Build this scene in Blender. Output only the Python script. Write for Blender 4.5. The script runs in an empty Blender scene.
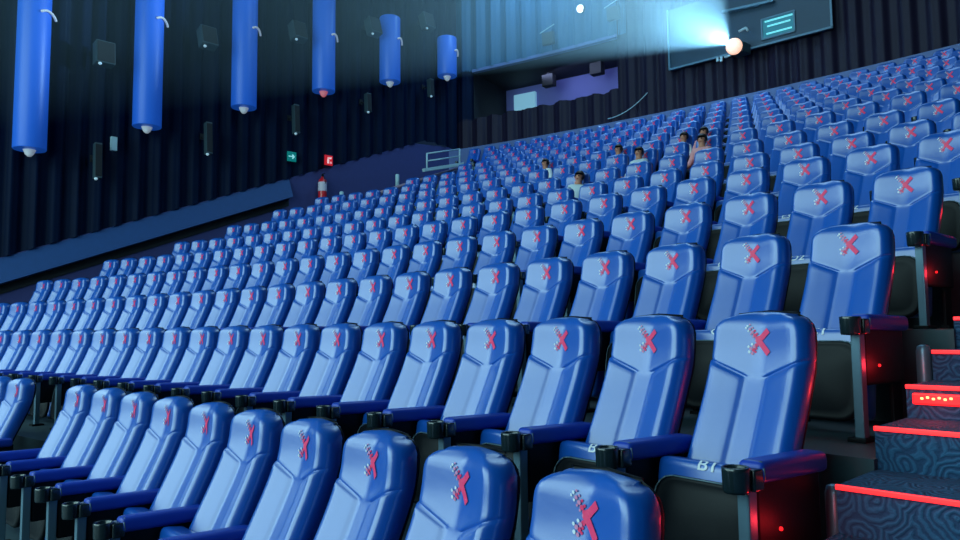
import bpy, bmesh, math, random
from mathutils import Vector, Matrix
random.seed(7)
S = bpy.context.scene
COL = S.collection
PI = math.pi

# ------------------------------------------------------------------ camera
YAW, PITCH, ROLL, FPX = math.radians(45.951), math.radians(4.6213), math.radians(-0.6223), 739.24
fw = Vector((-math.sin(YAW)*math.cos(PITCH), math.cos(YAW)*math.cos(PITCH), math.sin(PITCH)))
rt = Vector((math.cos(YAW), math.sin(YAW), 0)); up = rt.cross(fw)
c_, s_ = math.cos(ROLL), math.sin(ROLL)
rt, up = c_*rt + s_*up, -s_*rt + c_*up
cam = bpy.data.cameras.new('camera'); camo = bpy.data.objects.new('camera', cam); COL.objects.link(camo)
camo.matrix_world = Matrix(((rt.x, up.x, -fw.x, 0), (rt.y, up.y, -fw.y, 0), (rt.z, up.z, -fw.z, 0), (0, 0, 0, 1)))
cam.sensor_width = 36; cam.lens = FPX/960*36; cam.clip_start = 0.05; cam.clip_end = 200
S.camera = camo
def px(P):
    P = Vector(P); z = P.dot(fw)
    if z < 0.2: return (-9999, 0, z)
    return (480+FPX*P.dot(rt)/z, 270-FPX*P.dot(up)/z, z)

# ------------------------------------------------------------------ world, lights, exposure
W = bpy.data.worlds.new('world'); S.world = W; W.use_nodes = True
W.node_tree.nodes['Background'].inputs[0].default_value = (0.02, 0.05, 0.12, 1)
W.node_tree.nodes['Background'].inputs[1].default_value = 0.3
vs = S.view_settings; vs.view_transform = 'Standard'; vs.look = 'None'; vs.gamma = 1; vs.use_curve_mapping = False
vs.exposure = -0.06
def area(name, loc, target, sx, sy, power, color):
    l = bpy.data.lights.new(name, 'AREA'); l.shape = 'RECTANGLE'; l.size = sx; l.size_y = sy; l.energy = power; l.color = color
    o = bpy.data.objects.new(name, l); COL.objects.link(o); o.location = loc
    o.rotation_euler = (Vector(target)-Vector(loc)).to_track_quat('-Z', 'Y').to_euler()
    return o
# the lit cinema screen, and unseen fill lights added for the seats
area('screen_light', (-9, -9.8, 5.5), (-9, 10, 4.5), 19.5, 12, 3100, (0.50, 0.84, 0.86))
area('side_fill_light', (-18.5, -6.4, 7.0), (0, -4.5, 4.0), 6.2, 7.5, 720, (0.50, 0.84, 0.86))  # added unseen light, gives the left bolsters their gloss
area('ceiling_fill_light', (-9, -6.3, 12.6), (-9, -3, 0), 18, 7, 720, (0.50, 0.84, 0.86))  # added ceiling fill for gloss on the reclined seat backs
area('ceiling_fill_light', (-8, 12, 12.6), (-8, 12, 0), 9, 5, 480, (0.42, 0.76, 1.0))  # added ceiling fill that brightens the upper rows
PROJ = Vector((-9.02, 18.55, 7.45))
sp = bpy.data.lights.new('projector_beam', 'SPOT'); sp.energy = 11500; sp.color = (0.40, 0.74, 1.0); sp.spot_size = math.radians(76); sp.spot_blend = 0.35; sp.shadow_soft_size = 0.06
spo = bpy.data.objects.new('projector_beam', sp); COL.objects.link(spo); spo.location = PROJ + Vector((0, -0.62, 0))
spo.rotation_euler = Vector((-0.20, -1, 0.36)).to_track_quat('-Z', 'Y').to_euler()

# ------------------------------------------------------------------ materials
def mat(name, color, rough=0.5, metal=0.0, emit=None, estr=0.0, bump=None, coat=0.0, spec=0.5, var=0.0, vscale=8.0):
    m = bpy.data.materials.new(name); m.use_nodes = True; nt = m.node_tree; b = nt.nodes['Principled BSDF']
    b.inputs['Base Color'].default_value = (*color, 1); b.inputs['Roughness'].default_value = rough
    b.inputs['Metallic'].default_value = metal; b.inputs['Coat Weight'].default_value = coat; b.inputs['Coat Roughness'].default_value = 0.24
    b.inputs['Specular IOR Level'].default_value = spec
    if emit: b.inputs['Emission Color'].default_value = (*emit, 1); b.inputs['Emission Strength'].default_value = estr
    tc = None
    if var or bump: tc = nt.nodes.new('ShaderNodeTexCoord')
    if var:
        n = nt.nodes.new('ShaderNodeTexNoise'); n.inputs['Scale'].default_value = vscale; n.inputs['Detail'].default_value = 3
        nt.links.new(tc.outputs['Object'], n.inputs['Vector'])
        r = nt.nodes.new('ShaderNodeMapRange'); r.inputs['To Min'].default_value = 1-var; r.inputs['To Max'].default_value = 1+var
        nt.links.new(n.outputs['Fac'], r.inputs['Value'])
        mx = nt.nodes.new('ShaderNodeVectorMath'); mx.operation = 'SCALE'; mx.inputs[0].default_value = color
        nt.links.new(r.outputs['Result'], mx.inputs['Scale']); nt.links.new(mx.outputs[0], b.inputs['Base Color'])
    if bump:
        n = nt.nodes.new('ShaderNodeTexNoise'); n.inputs['Scale'].default_value = bump[0]; n.inputs['Detail'].default_value = 4
        nt.links.new(tc.outputs['Object'], n.inputs['Vector'])
        bp = nt.nodes.new('ShaderNodeBump'); bp.inputs['Strength'].default_value = bump[1]; bp.inputs['Distance'].default_value = 0.01
        nt.links.new(n.outputs['Fac'], bp.inputs['Height']); nt.links.new(bp.outputs['Normal'], b.inputs['Normal'])
    return m
M = {}
M['leather'] = mat('blue_leather', (0.001, 0.092, 0.48), 0.33, bump=(14, 0.10), spec=1.0, var=0.10, vscale=5, coat=0.6)
M['arm_leather'] = mat('deep_blue_leather', (0.006, 0.045, 0.42), 0.42, spec=0.5)
M['shell'] = mat('black_plastic', (0.004, 0.006, 0.010), 0.5, spec=0.22, bump=(60, 0.05))
M['rim'] = mat('grey_piping_and_highlight', (0.12, 0.2, 0.26), 0.35)  # grey of the armrest piping, also of the painted shell highlight
M['cup'] = mat('cup_plastic', (0.010, 0.022, 0.03), 0.22, spec=0.9)
M['metal'] = mat('painted_metal', (0.16, 0.28, 0.38), 0.35, metal=0.5)
M['emblem'] = mat('red_print', (0.92, 0.04, 0.16), 0.5)
M['white'] = mat('white_print', (0.75, 0.8, 0.9), 0.5)
M['pinkdot'] = mat('pink_print', (0.70, 0.25, 0.45), 0.5)
M['curtain'] = mat('black_curtain', (0.002, 0.008, 0.030), 0.55, spec=0.06, var=0.2, vscale=2)
M['wall_purple'] = mat('violet_wall_paint', (0.040, 0.048, 0.19), 0.7, var=0.1)
M['ledge_blue'] = mat('blue_ledge_paint', (0.010, 0.06, 0.22), 0.6, var=0.1)
M['back_ledge'] = mat('lilac_ledge_paint', (0.10, 0.16, 0.38), 0.6, var=0.08)
M['dark'] = mat('dark_paint', (0.006, 0.008, 0.013), 0.7)
M['ceiling'] = mat('ceiling_paint', (0.012, 0.018, 0.03), 0.8)
M['tube'] = mat('blue_lamp_fabric', (0.02, 0.12, 0.60), 0.42, emit=(0.01, 0.09, 0.50), estr=0.35)
M['lampmetal'] = mat('lamp_white_metal', (0.6, 0.62, 0.66), 0.4, emit=(0.6, 0.75, 0.9), estr=0.25)
M['redlampmetal'] = mat('lamp_pink_metal', (0.7, 0.3, 0.35), 0.4, emit=(1, 0.2, 0.25), estr=0.3)
M['speaker'] = mat('speaker_grey', (0.035, 0.065, 0.085), 0.5)
M['spot'] = mat('speaker_clip_white', (0.6, 0.75, 0.85), 0.4, emit=(0.5, 0.75, 0.9), estr=0.25)
M['led'] = mat('red_led_strip', (0.5, 0.01, 0.01), 0.4, emit=(1.0, 0.02, 0.025), estr=2.2)
M['ledcore'] = mat('hot_led', (1, 0.3, 0.1), 0.4, emit=(1.0, 0.35, 0.12), estr=4)
M['redlens'] = mat('red_lamp_lens', (0.5, 0.01, 0.01), 0.4, emit=(1.0, 0.015, 0.02), estr=1.6)
M['concrete'] = mat('grey_floor', (0.035, 0.065, 0.085), 0.5, var=0.2, vscale=3)
M['recess'] = mat('lilac_wall_paint', (0.16, 0.17, 0.50), 0.7)
M['doorlit'] = mat('lit_doorway', (0.3, 0.5, 0.6), 0.6, emit=(0.22, 0.50, 0.72), estr=0.55)
M['booth'] = mat('teal_booth_panel', (0.010, 0.045, 0.085), 0.45)
M['boothframe'] = mat('booth_frame', (0.10, 0.22, 0.32), 0.4)
M['boothglass'] = mat('booth_window_light', (0.02, 0.15, 0.2), 0.3, emit=(0.03, 0.30, 0.40), estr=0.28)
M['boothbar'] = mat('booth_lamp_bar', (0.2, 0.6, 0.6), 0.3, emit=(0.15, 0.62, 0.68), estr=0.8)
M['lens'] = mat('projector_lens_glow', (1, 0.9, 0.8), 0.3, emit=(1.0, 0.55, 0.38), estr=1.15)
M['exitgreen'] = mat('green_exit_sign', (0.0, 0.25, 0.22), 0.4, emit=(0.0, 0.16, 0.15), estr=0.5)
M['exitwhite'] = mat('exit_symbol', (0.6, 0.9, 0.9), 0.4, emit=(0.3, 0.8, 0.75), estr=0.5)
M['signred'] = mat('red_sign', (0.6, 0.01, 0.02), 0.4, emit=(0.6, 0.01, 0.02), estr=0.6)
M['signwhite'] = mat('red_sign_symbol', (0.9, 0.6, 0.6), 0.4, emit=(0.9, 0.5, 0.5), estr=0.7)
M['extred'] = mat('extinguisher_red', (0.75, 0.01, 0.02), 0.3, spec=0.8)
M['paper'] = mat('pale_label', (0.7, 0.62, 0.75), 0.5)
M['rail'] = mat('pale_rail_metal', (0.42, 0.60, 0.68), 0.4)
M['kerb'] = mat('dusky_handrail', (0.28, 0.20, 0.30), 0.6)
M['skin'] = mat('skin', (0.52, 0.22, 0.15), 0.55)
M['hair'] = mat('dark_hair', (0.015, 0.010, 0.012), 0.5)
for nm, c in dict(shirt_pale=(0.50, 0.62, 0.72), shirt_white=(0.75, 0.82, 0.85), shirt_pink=(0.72, 0.32, 0.36), shirt_lilac=(0.45, 0.42, 0.62), trousers=(0.02, 0.03, 0.06)).items():
    M[nm] = mat(nm, c, 0.8)

def carpet():
    m = bpy.data.materials.new('swirl_carpet'); m.use_nodes = True; nt = m.node_tree; b = nt.nodes['Principled BSDF']
    N = nt.nodes.new; L = nt.links.new
    tc = N('ShaderNodeTexCoord')
    geo = N('ShaderNodeSeparateXYZ'); L(tc.outputs['Object'], geo.inputs[0])
    add = N('ShaderNodeMath'); add.operation = 'ADD'; L(geo.outputs['Y'], add.inputs[0]); L(geo.outputs['Z'], add.inputs[1])
    cmb = N('ShaderNodeCombineXYZ'); L(geo.outputs['X'], cmb.inputs[0]); L(add.outputs[0], cmb.inputs[1])
    nz = N('ShaderNodeTexNoise'); nz.inputs['Scale'].default_value = 9; L(cmb.outputs[0], nz.inputs['Vector'])
    mixv = N('ShaderNodeVectorMath'); mixv.operation = 'MULTIPLY_ADD'; mixv.inputs[1].default_value = (0.10, 0.10, 0.0)
    L(nz.outputs['Color'], mixv.inputs[0]); L(cmb.outputs[0], mixv.inputs[2])
    vo = N('ShaderNodeTexVoronoi'); vo.inputs['Scale'].default_value = 6.5; vo.voronoi_dimensions = '2D'; L(mixv.outputs[0], vo.inputs['Vector'])
    mu = N('ShaderNodeMath'); mu.operation = 'MULTIPLY'; mu.inputs[1].default_value = 40; L(vo.outputs['Distance'], mu.inputs[0])
    sn = N('ShaderNodeMath'); sn.operation = 'SINE'; L(mu.outputs[0], sn.inputs[0])
    fine = N('ShaderNodeTexNoise'); fine.inputs['Scale'].default_value = 130; L(tc.outputs['Object'], fine.inputs['Vector'])
    ad = N('ShaderNodeMath'); ad.operation = 'MULTIPLY_ADD'; ad.inputs[1].default_value = 1.5; L(fine.outputs['Fac'], ad.inputs[0]); L(sn.outputs[0], ad.inputs[2])
    cr = N('ShaderNodeValToRGB'); cr.color_ramp.elements[0].position = 0.25; cr.color_ramp.elements[0].color = (0.010, 0.05, 0.13, 1)
    cr.color_ramp.elements[1].position = 1.0; cr.color_ramp.elements[1].color = (0.02, 0.10, 0.22, 1)
    L(ad.outputs[0], cr.inputs[0]); L(cr.outputs[0], b.inputs['Base Color']); b.inputs['Roughness'].default_value = 0.9
    bp = N('ShaderNodeBump'); bp.inputs['Strength'].default_value = 0.5; bp.inputs['Distance'].default_value = 0.006
    L(ad.outputs[0], bp.inputs['Height']); L(bp.outputs['Normal'], b.inputs['Normal'])
    return m
M['carpet'] = carpet()

# ------------------------------------------------------------------ helpers
def finish(name, bm, m, parent=None, smooth=False, loc=None):
    bmesh.ops.recalc_face_normals(bm, faces=bm.faces)
    me = bpy.data.meshes.new(name); bm.to_mesh(me); bm.free()
    for x in (m if isinstance(m, (list, tuple)) else [m]): me.materials.append(x)
    if smooth:
        for p in me.polygons: p.use_smooth = True
    o = bpy.data.objects.new(name, me); COL.objects.link(o)
    if parent: o.parent = parent
    if loc: o.location = loc
    return o
def add_box(bm, c, s, bev=0.0, rot=None, seg=2):
    r = bmesh.ops.create_cube(bm, size=1.0); v = r['verts']
    bmesh.ops.scale(bm, vec=s, verts=v)
    if bev:
        es = list({e for x in v for e in x.link_edges})
        g = bmesh.ops.bevel(bm, geom=es, offset=bev, segments=seg, affect='EDGES', profile=0.6)
        v = list({x for f in g['faces'] for x in f.verts} | {x for x in v if x.is_valid})
    if rot: bmesh.ops.rotate(bm, cent=(0, 0, 0), matrix=rot, verts=v)
    bmesh.ops.translate(bm, vec=c, verts=v)
    return v
def add_tube(bm, a, b, r, seg=10, r2=None):
    a, b = Vector(a), Vector(b); d = b-a
    q = bmesh.ops.create_cone(bm, cap_ends=True, segments=seg, radius1=r, radius2=r if r2 is None else r2, depth=d.length)
    bmesh.ops.rotate(bm, cent=(0, 0, 0), matrix=d.to_track_quat('Z', 'Y').to_matrix(), verts=q['verts'])
    bmesh.ops.translate(bm, vec=(a+b)/2, verts=q['verts']); return q['verts']
def add_lathe(bm, prof, seg=16, c=(0, 0, 0)):
    rings = []
    for r, z in prof:
        rings.append([bm.verts.new((c[0]+r*math.cos(2*PI*k/seg), c[1]+r*math.sin(2*PI*k/seg), c[2]+z)) for k in range(seg)])
    for A, B in zip(rings, rings[1:]):
        for k in range(seg): bm.faces.new((A[k], A[(k+1) % seg], B[(k+1) % seg], B[k]))
    bm.faces.new(rings[0][::-1]); bm.faces.new(rings[-1])
def grid(bm, rows, close=False):
    V = [[bm.verts.new(p) for p in r] for r in rows]
    for A, B in zip(V, V[1:]):
        n = len(A)
        for k in range(n if close else n-1):
            bm.faces.new((A[k], A[(k+1) % n], B[(k+1) % n], B[k]))
    return V
def box_obj(name, c, s, m, parent=None, bev=0.0, rot=None, smooth=False):
    bm = bmesh.new(); add_box(bm, c, s, bev, rot); return finish(name, bm, m, parent, smooth)
def thing(name, label, cat, loc=(0, 0, 0), rz=0, group=None):
    o = bpy.data.objects.new(name, None); COL.objects.link(o); o.location = loc; o.rotation_euler = (0, 0, rz)
    o.empty_display_size = 0.1
    o['label'] = label; o['category'] = cat
    if group: o['group'] = group
    return o
def tag(o, label, cat, group=None):
    o['label'] = label; o['category'] = cat
    if group: o['group'] = group
    return o
def struct(o): o['kind'] = 'structure'; return o
def rects(o):   # children recursive copy
    return list(o.children)

# ------------------------------------------------------------------ seating geometry (concentric arcs)
XA, RA, D = -4.999, 34.0382, 1.25273
YC = 1.9107-RA
ZL = [-.5347, -.0585, .4421, .9462, 1.4426, 1.9036, 2.4000, 2.9275, 3.4061, 3.8884, 4.3820, 4.8750, 5.3740, 5.8738]
S0 = [3.662, 3.5886, 3.5176, 3.4535, 3.4098, 3.3779, 3.3229, 3.2492, 3.1951, 3.170, 3.150, 3.135, 3.120, 3.1101]
WD = [.5913, .5723, .5774, .5775, .5818, .5703, .5726, .5753, .5773, .5765, .5775, .5785, .5785, .5797]
HL = 0.97                      # logo height above the tier
def row_th(j, i): return (S0[j]-(i-1)*WD[j])/(RA+D*j)
def row_pt(j, i, dr=0.0, z=None):
    th = row_th(j, i); R = RA+D*j+dr
    return Vector((XA+R*math.sin(th), YC+R*math.cos(th), ZL[j]-HL if z is None else z)), th
def arc_pt(th, R, z): return Vector((XA+R*math.sin(th), YC+R*math.cos(th), z))
def th_for_x(x, R): return math.asin((x-XA)/R)

X_L, X_R, Y_F, Z_C = -19.0, 0.95, -10.3, 13.0
RB = 51.3
# tiers
bm = bmesh.new()
NS = 48
prof = []
for j in range(14):
    z = ZL[j]-HL; Rf = RA+D*j-1.02 if j else RA-12.5; Rb = RA+D*(j+1)-1.02 if j < 13 else RA+D*13+0.34
    prof += [(Rf, z), (Rb, z)]
XE, XS = -1.06, -1.065
rows = []
for R, z in prof:
    a, b = th_for_x(X_L, R), th_for_x(XE, R)
    rows.append([arc_pt(a+(b-a)*k/NS, R, z) for k in range(NS+1)])
grid(bm, rows)
# end face towards the stair aisle
base = [Vector((XE, rows[k][-1].y, -2.2)) for k in range(len(rows))]
grid(bm, [[r[-1] for r in rows], base])
struct(finish('floor', bm, M['concrete']))
# stairs in the right-hand aisle
H, T = 1/6.0, 1.2527/3
ZS = {0: -.571, 1: -.405, 2: -.265, 3: -.125, 4: .036}
def stair_z(k): return ZS.get(k, (-.571+H*k) if k < 0 else (.036+H*(k-4)))
bm = bmesh.new(); pts = []
for k in range(-9, 38):
    z = stair_z(k); y = 2.80+T*k
    pts += [(y, stair_z(k-1)), (y, z)]
pts.append((pts[-1][0]+1.5, pts[-1][1]))
pts = [(-10.2, pts[0][1])]+pts
grid(bm, [[Vector((XS, y, z)), Vector((X_R, y, z))] for y, z in pts])
grid(bm, [[Vector((XS, y, z)) for y, z in pts], [Vector((XS, y, z-0.5)) for y, z in pts]])
struct(finish('trim_1', bm, M['carpet']))

# left wall: folded curtain above a sloping edge
def zw(y): return min(0.26+0.388*y, 6.38-0.06*max(0, y-16))
bm = bmesh.new()
r0, r1 = [], []
n = 640
for k in range(n+1):
    y = Y_F+(18.2-Y_F)*k/n
    dx = 0.07*math.sin(y*2*PI/0.46+0.5*math.sin(y*1.3))+0.02*math.sin(y*2*PI/0.17)
    r0.append(Vector((X_L+0.05+dx, y, zw(y)+0.02))); r1.append(Vector((X_L+0.05+dx, y, Z_C)))
grid(bm, [r0, r1]); struct(finish('wall_left', bm, M['curtain'], smooth=True))
bm = bmesh.new()
ys = [Y_F+(18.2-Y_F)*k/20 for k in range(21)]
grid(bm, [[Vector((X_L+0.03, y, -2.5)) for y in ys], [Vector((X_L+0.03, y, zw(y)+0.02)) for y in ys], [Vector((X_L-0.1, y, zw(y)+0.02)) for y in ys]])
struct(finish('baseboard_left', bm, M['wall_purple']))
# protruding sloped ledge that dies out part-way up
bm = bmesh.new()
ys = [Y_F+(10.7-Y_F)*k/16 for k in range(17)]
grid(bm, [[Vector((X_L+0.04, y, zw(y))) for y in ys], [Vector((X_L+0.30, y, zw(y)-0.56)) for y in ys], [Vector((X_L+0.04, y, zw(y)-0.60)) for y in ys]], False)
bm.faces.new([bm.verts.new(p) for p in (Vector((X_L+0.04, 10.7, zw(10.7))), Vector((X_L+0.30, 10.7, zw(10.7)-0.56)), Vector((X_L+0.04, 10.7, zw(10.7)-0.60)))])
struct(finish('trim_2', bm, M['ledge_blue']))
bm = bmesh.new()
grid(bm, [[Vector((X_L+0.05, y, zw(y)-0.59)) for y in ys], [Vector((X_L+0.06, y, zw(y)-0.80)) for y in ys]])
struct(finish('ledge_shadow_strip', bm, M['dark']))  # shadow below the ledge, painted as a dark strip

# back wall: low ledge, then curtain with a balcony recess
TH0, TH1 = th_for_x(X_L-0.2, RB), th_for_x(X_R, RB)
def thk(a, b, n): return [a+(b-a)*k/n for k in range(n+1)]
bm = bmesh.new(); tt = thk(TH0, TH1, 60)
grid(bm, [[arc_pt(t, RB-0.32, 4.8) for t in tt], [arc_pt(t, RB-0.32, 6.24) for t in tt], [arc_pt(t, RB+0.1, 6.26) for t in tt]])
struct(finish('trim_4', bm, M['back_ledge']))
bm = bmesh.new(); tt = thk(th_for_x(-10.2, RB), TH1, 40)
grid(bm, [[arc_pt(t, RB-0.12, 6.25) for t in tt], [arc_pt(t, RB-0.12, 6.30) for t in tt], [arc_pt(t, RB-0.07, 6.30) for t in tt], [arc_pt(t, RB-0.07, 6.25) for t in tt]])
struct(finish('trim_5', bm, M['boothframe']))
TR0, TR1 = -0.262, -0.1562          # the recess
ZB, ZT = 7.30, 9.0
def fold_r(t): s = t*RB; return RB+0.02+0.07*math.sin(s*2*PI/0.62+0.6*math.sin(s*0.9))+0.015*math.sin(s*2*PI/0.2)
def curtain(name, a, b, z0, z1, scallop=False):
    bm = bmesh.new(); n = max(8, int((b-a)*RB/0.035)); tt = thk(a, b, n)
    lo = [arc_pt(t, fold_r(t), z0) for t in tt]
    hi = [arc_pt(t, fold_r(t), z1+(0.06*abs(math.sin(t*RB*PI/0.95)) if scallop else 0)) for t in tt]
    grid(bm, [lo, hi]); return struct(finish(name, bm, M['curtain'], smooth=True))
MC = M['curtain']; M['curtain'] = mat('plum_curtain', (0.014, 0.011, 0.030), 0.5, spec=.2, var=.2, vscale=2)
curtain('wall_back', TR1, TH1, 6.26, Z_C)
curtain('wall_back', TH0, TR1, 6.26, ZB, True); M['curtain'] = MC
M['curtain_up'] = mat('blue_lit_curtain', (0.02, 0.10, 0.20), 0.55, spec=.3)  # lighter curtain copy: light on the upper folds put into the colour
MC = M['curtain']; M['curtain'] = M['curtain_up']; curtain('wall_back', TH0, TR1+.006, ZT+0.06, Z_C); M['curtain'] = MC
area('curtain_fill_light', arc_pt(-.19, RB-1.1, 12.7), arc_pt(-.195, RB, 9.5), 5, .3, 260, (0.25, 0.62, 1.0))  # added unseen lamp that brightens the upper curtain
curtain('wall_back', TH0, TR0, ZB, ZT+0.1)
def arcbox(name, a, b, Ra, Rb, z0, z1, m, n=12, parent=None):
    bm = bmesh.new(); rws = []
    for t in thk(a, b, n): rws.append([arc_pt(t, Ra, z0), arc_pt(t, Ra, z1), arc_pt(t, Rb, z1), arc_pt(t, Rb, z0)])
    V = grid(bm, rws, True); bm.faces.new(V[0]); bm.faces.new(V[-1][::-1]); return finish(name, bm, m, parent)
struct(arcbox('trim_6', TR0, TR1, RB-0.03, RB+0.15, ZT-0.02, ZT+0.08, M['back_ledge']))          # lintel edge
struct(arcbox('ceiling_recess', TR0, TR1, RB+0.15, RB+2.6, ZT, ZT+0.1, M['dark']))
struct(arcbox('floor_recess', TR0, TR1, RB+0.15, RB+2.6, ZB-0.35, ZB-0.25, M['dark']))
struct(arcbox('wall_recess', TR0, TR1+0.01, RB+2.45, RB+2.6, ZB-0.4, ZT+0.05, M['recess']))
struct(arcbox('wall_recess_end', TR1, TR1+0.002, RB+0.1, RB+2.5, ZB-0.4, ZT+0.05, M['recess'], 1))
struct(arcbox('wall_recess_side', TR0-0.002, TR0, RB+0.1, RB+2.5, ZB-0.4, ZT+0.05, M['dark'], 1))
# bright doorway in the recess
a = -0.2545; dr = arcbox('door_1', a, a+0.0165, RB+2.30, RB+2.44, ZB-0.25, 8.72, M['doorlit'], 3); struct(dr)
area('recess_light', arc_pt(-0.195, RB+1.1, ZT-0.05), arc_pt(-0.19, RB+2.3, 7.3), 3.2, 0.3, 30, (0.48, 0.58, 1.0))
# ceiling, right and front walls
bm = bmesh.new(); grid(bm, [[Vector((X_L-0.5, Y_F, Z_C)), Vector((X_R, Y_F, Z_C))], [Vector((X_L-0.5, 22, Z_C)), Vector((X_R, 22, Z_C))]]); struct(finish('ceiling', bm, M['ceiling']))
bm = bmesh.new(); grid(bm, [[Vector((X_R, Y_F, -3)), Vector((X_R, 20, -3))], [Vector((X_R, Y_F, Z_C)), Vector((X_R, 20, Z_C))]]); struct(finish('wall_right', bm, M['curtain']))
bm = bmesh.new(); grid(bm, [[Vector((X_L-0.5, Y_F, -3)), Vector((X_R, Y_F, -3))], [Vector((X_L-0.5, Y_F, Z_C)), Vector((X_R, Y_F, Z_C))]]); struct(finish('wall_front', bm, M['dark']))

# ------------------------------------------------------------------ the seat
def lerp_tab(tab, z):
    if z <= tab[0][0]: return tab[0][1]
    for (a, fa), (b, fb) in zip(tab, tab[1:]):
        if z <= b:
            t = (z-a)/(b-a); t2 = t
            return fa+(fb-fa)*t2
    return tab[-1][1]
PROF = [(.38, -.250), (.45, -.216), (.52, -.181), (.60, -.142), (.68, -.103), (.74, -.074), (.80, -.047), (.85, -.027), (.90, -.012), (.94, -.004), (.98, .000), (1.02, .004), (1.06, .012), (1.09, .024)]
def smoothprof(z):
    return (lerp_tab(PROF, z-.02)+2*lerp_tab(PROF, z)+lerp_tab(PROF, z+.02))/4
HW, RC, ZTOP = 0.236, 0.075, 1.072
def halfw(z):
    w = 0.224-0.006*min(1, max(0, (z-.38)/.35)) - 0.010*max(0, (z-.85)/.22)
    zc = ZTOP-RC
    if z > zc: w -= RC-math.sqrt(max(0, RC*RC-(z-zc)**2))*0.999
    return w
def sm(x): x = max(0, min(1, x)); return x*x*(3-2*x)
def relief(u, z, zs):
    au = abs(u)
    body = 0.010*sm((au-.18)/.12)+0.048*max(0, min(1, (au-.24)/.60))
    body -= 0.026*sm((au-.80)/.20)
    head = 0.046*max(0, min(1, (au-.06)/.80))-0.022*sm((au-.80)/.20)
    k = sm((z-zs+.012)/.024)
    # deeper body fades into the waist at the bottom
    b = body*(1-k)+head*k
    seam = math.exp(-((z-zs)/.006)**2)*0.012*sm((au-.16)/.1)
    return b-seam
def zseam(u):
    au = abs(u); return 0.822+0.070*max(0, min(1, (au-.20)/.75))
def surf(x, z):
    u = max(-1, min(1, x/halfw(z))); return smoothprof(z)-relief(u, z, zseam(u))
def make_cushion():
    bm = bmesh.new()
    us = [-1, -.985, -.955, -.91, -.84, -.74, -.62, -.50, -.40, -.32, -.27, -.23, -.19, -.12, 0]
    us = us+[-u for u in us[-2::-1]]
    ts = [0, .12, .24, .36, .48, .60, .70, .79, .87, .93, .965, .985, 1.0, 1.015, 1.035, 1.07, 1.13, 1.22, 1.34, 1.46, 1.58, 1.69, 1.78, 1.86, 1.92, 1.965, 2.0]
    zb, rows = .40, []
    for t in ts:
        row = []
        for i, u in enumerate(us):
            zs = zseam(u)
            z = zb+(zs-zb)*t if t <= 1 else zs+(ZTOP-zs)*(t-1)
            w = halfw(z); x = u*w
            zz = z+0.012*(1-u*u)*sm(t-1)
            y = smoothprof(z)-relief(u, z, zs)
            y += 0.022*max(0, (abs(u)-.90)/.10)**2
            y += 0.030*max(0, (t-1.78)/.22)**2
            row.append(Vector((x, y, zz)))
        # side walls going back
        L, R = row[0], row[-1]
        yb = smoothprof(L.z)+.080
        row = [Vector((L.x+.012, yb, L.z)), Vector((L.x-.003, (L.y*.35+yb*.65), L.z)), Vector((L.x-.004, L.y+.018, L.z))]+row+[Vector((R.x+.004, R.y+.018, R.z)), Vector((R.x+.003, (R.y*.35+yb*.65), R.z)), Vector((R.x-.012, yb, R.z))]
        rows.append(row)
    top = rows[-1]
    rows.append([Vector((p.x*.985, p.y+.018 if 3 <= k < len(top)-3 else p.y, p.z+.007)) for k, p in enumerate(top)])
    yb = smoothprof(ZTOP)+.080
    rows.append([Vector((p.x*.96, yb, p.z+.004)) for p in top])
    grid(bm, rows)
    o = finish('backrest_cushion', bm, M['leather'], smooth=True)
    return o
def make_shell():
    bm = bmesh.new(); rows = []
    for z in (.30, .40, .55, .70, .85, .95, 1.0, 1.03, 1.055, 1.07, 1.080):
        w = halfw(min(z, ZTOP-.002))-.010
        y0 = smoothprof(z)+.066; y1 = smoothprof(z)+.102
        if z > 1.0: y1 -= .03*((z-1.0)/.08)**2
        zz = z+.008*max(0, (z-.95)/.13)
        rows.append([Vector((-w, y0, zz)), Vector((-w, y1-.012, zz)), Vector((-w+.03, y1, zz)), Vector((0, y1+.006, zz+.008*max(0, (z-.95)/.13))), Vector((w-.03, y1, zz)), Vector((w, y1-.012, zz)), Vector((w, y0, zz)), Vector((0, y0, zz+.01*max(0, (z-.95)/.13)))])
    V = grid(bm, rows, True); bm.faces.new(V[0]); bm.faces.new(V[-1][::-1])
    return finish('back_shell', bm, M['shell'], smooth=True)
def disc(bm, x, z, r, mi, seg=6, e=0.0042):
    vs = [bm.verts.new((x+r*math.cos(2*PI*k/seg), surf(x, z)-e, z+r*math.sin(2*PI*k/seg))) for k in range(seg)]
    f = bm.faces.new(vs); f.material_index = mi
def strip(bm, pts, w, mi, e=0.0026):
    n = 6; L = Vector((pts[1][0]-pts[0][0], pts[1][1]-pts[0][1])); nr = Vector((-L.y, L.x)).normalized()*w/2
    prev = None
    for k in range(n+1):
        x = pts[0][0]+L.x*k/n; z = pts[0][1]+L.y*k/n
        a = bm.verts.new((x+nr.x, surf(x+nr.x, z+nr.y)-e, z+nr.y)); b = bm.verts.new((x-nr.x, surf(x-nr.x, z-nr.y)-e, z-nr.y))
        if prev: f = bm.faces.new((prev[0], a, b, prev[1])); f.material_index = mi
        prev = (a, b)
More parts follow.
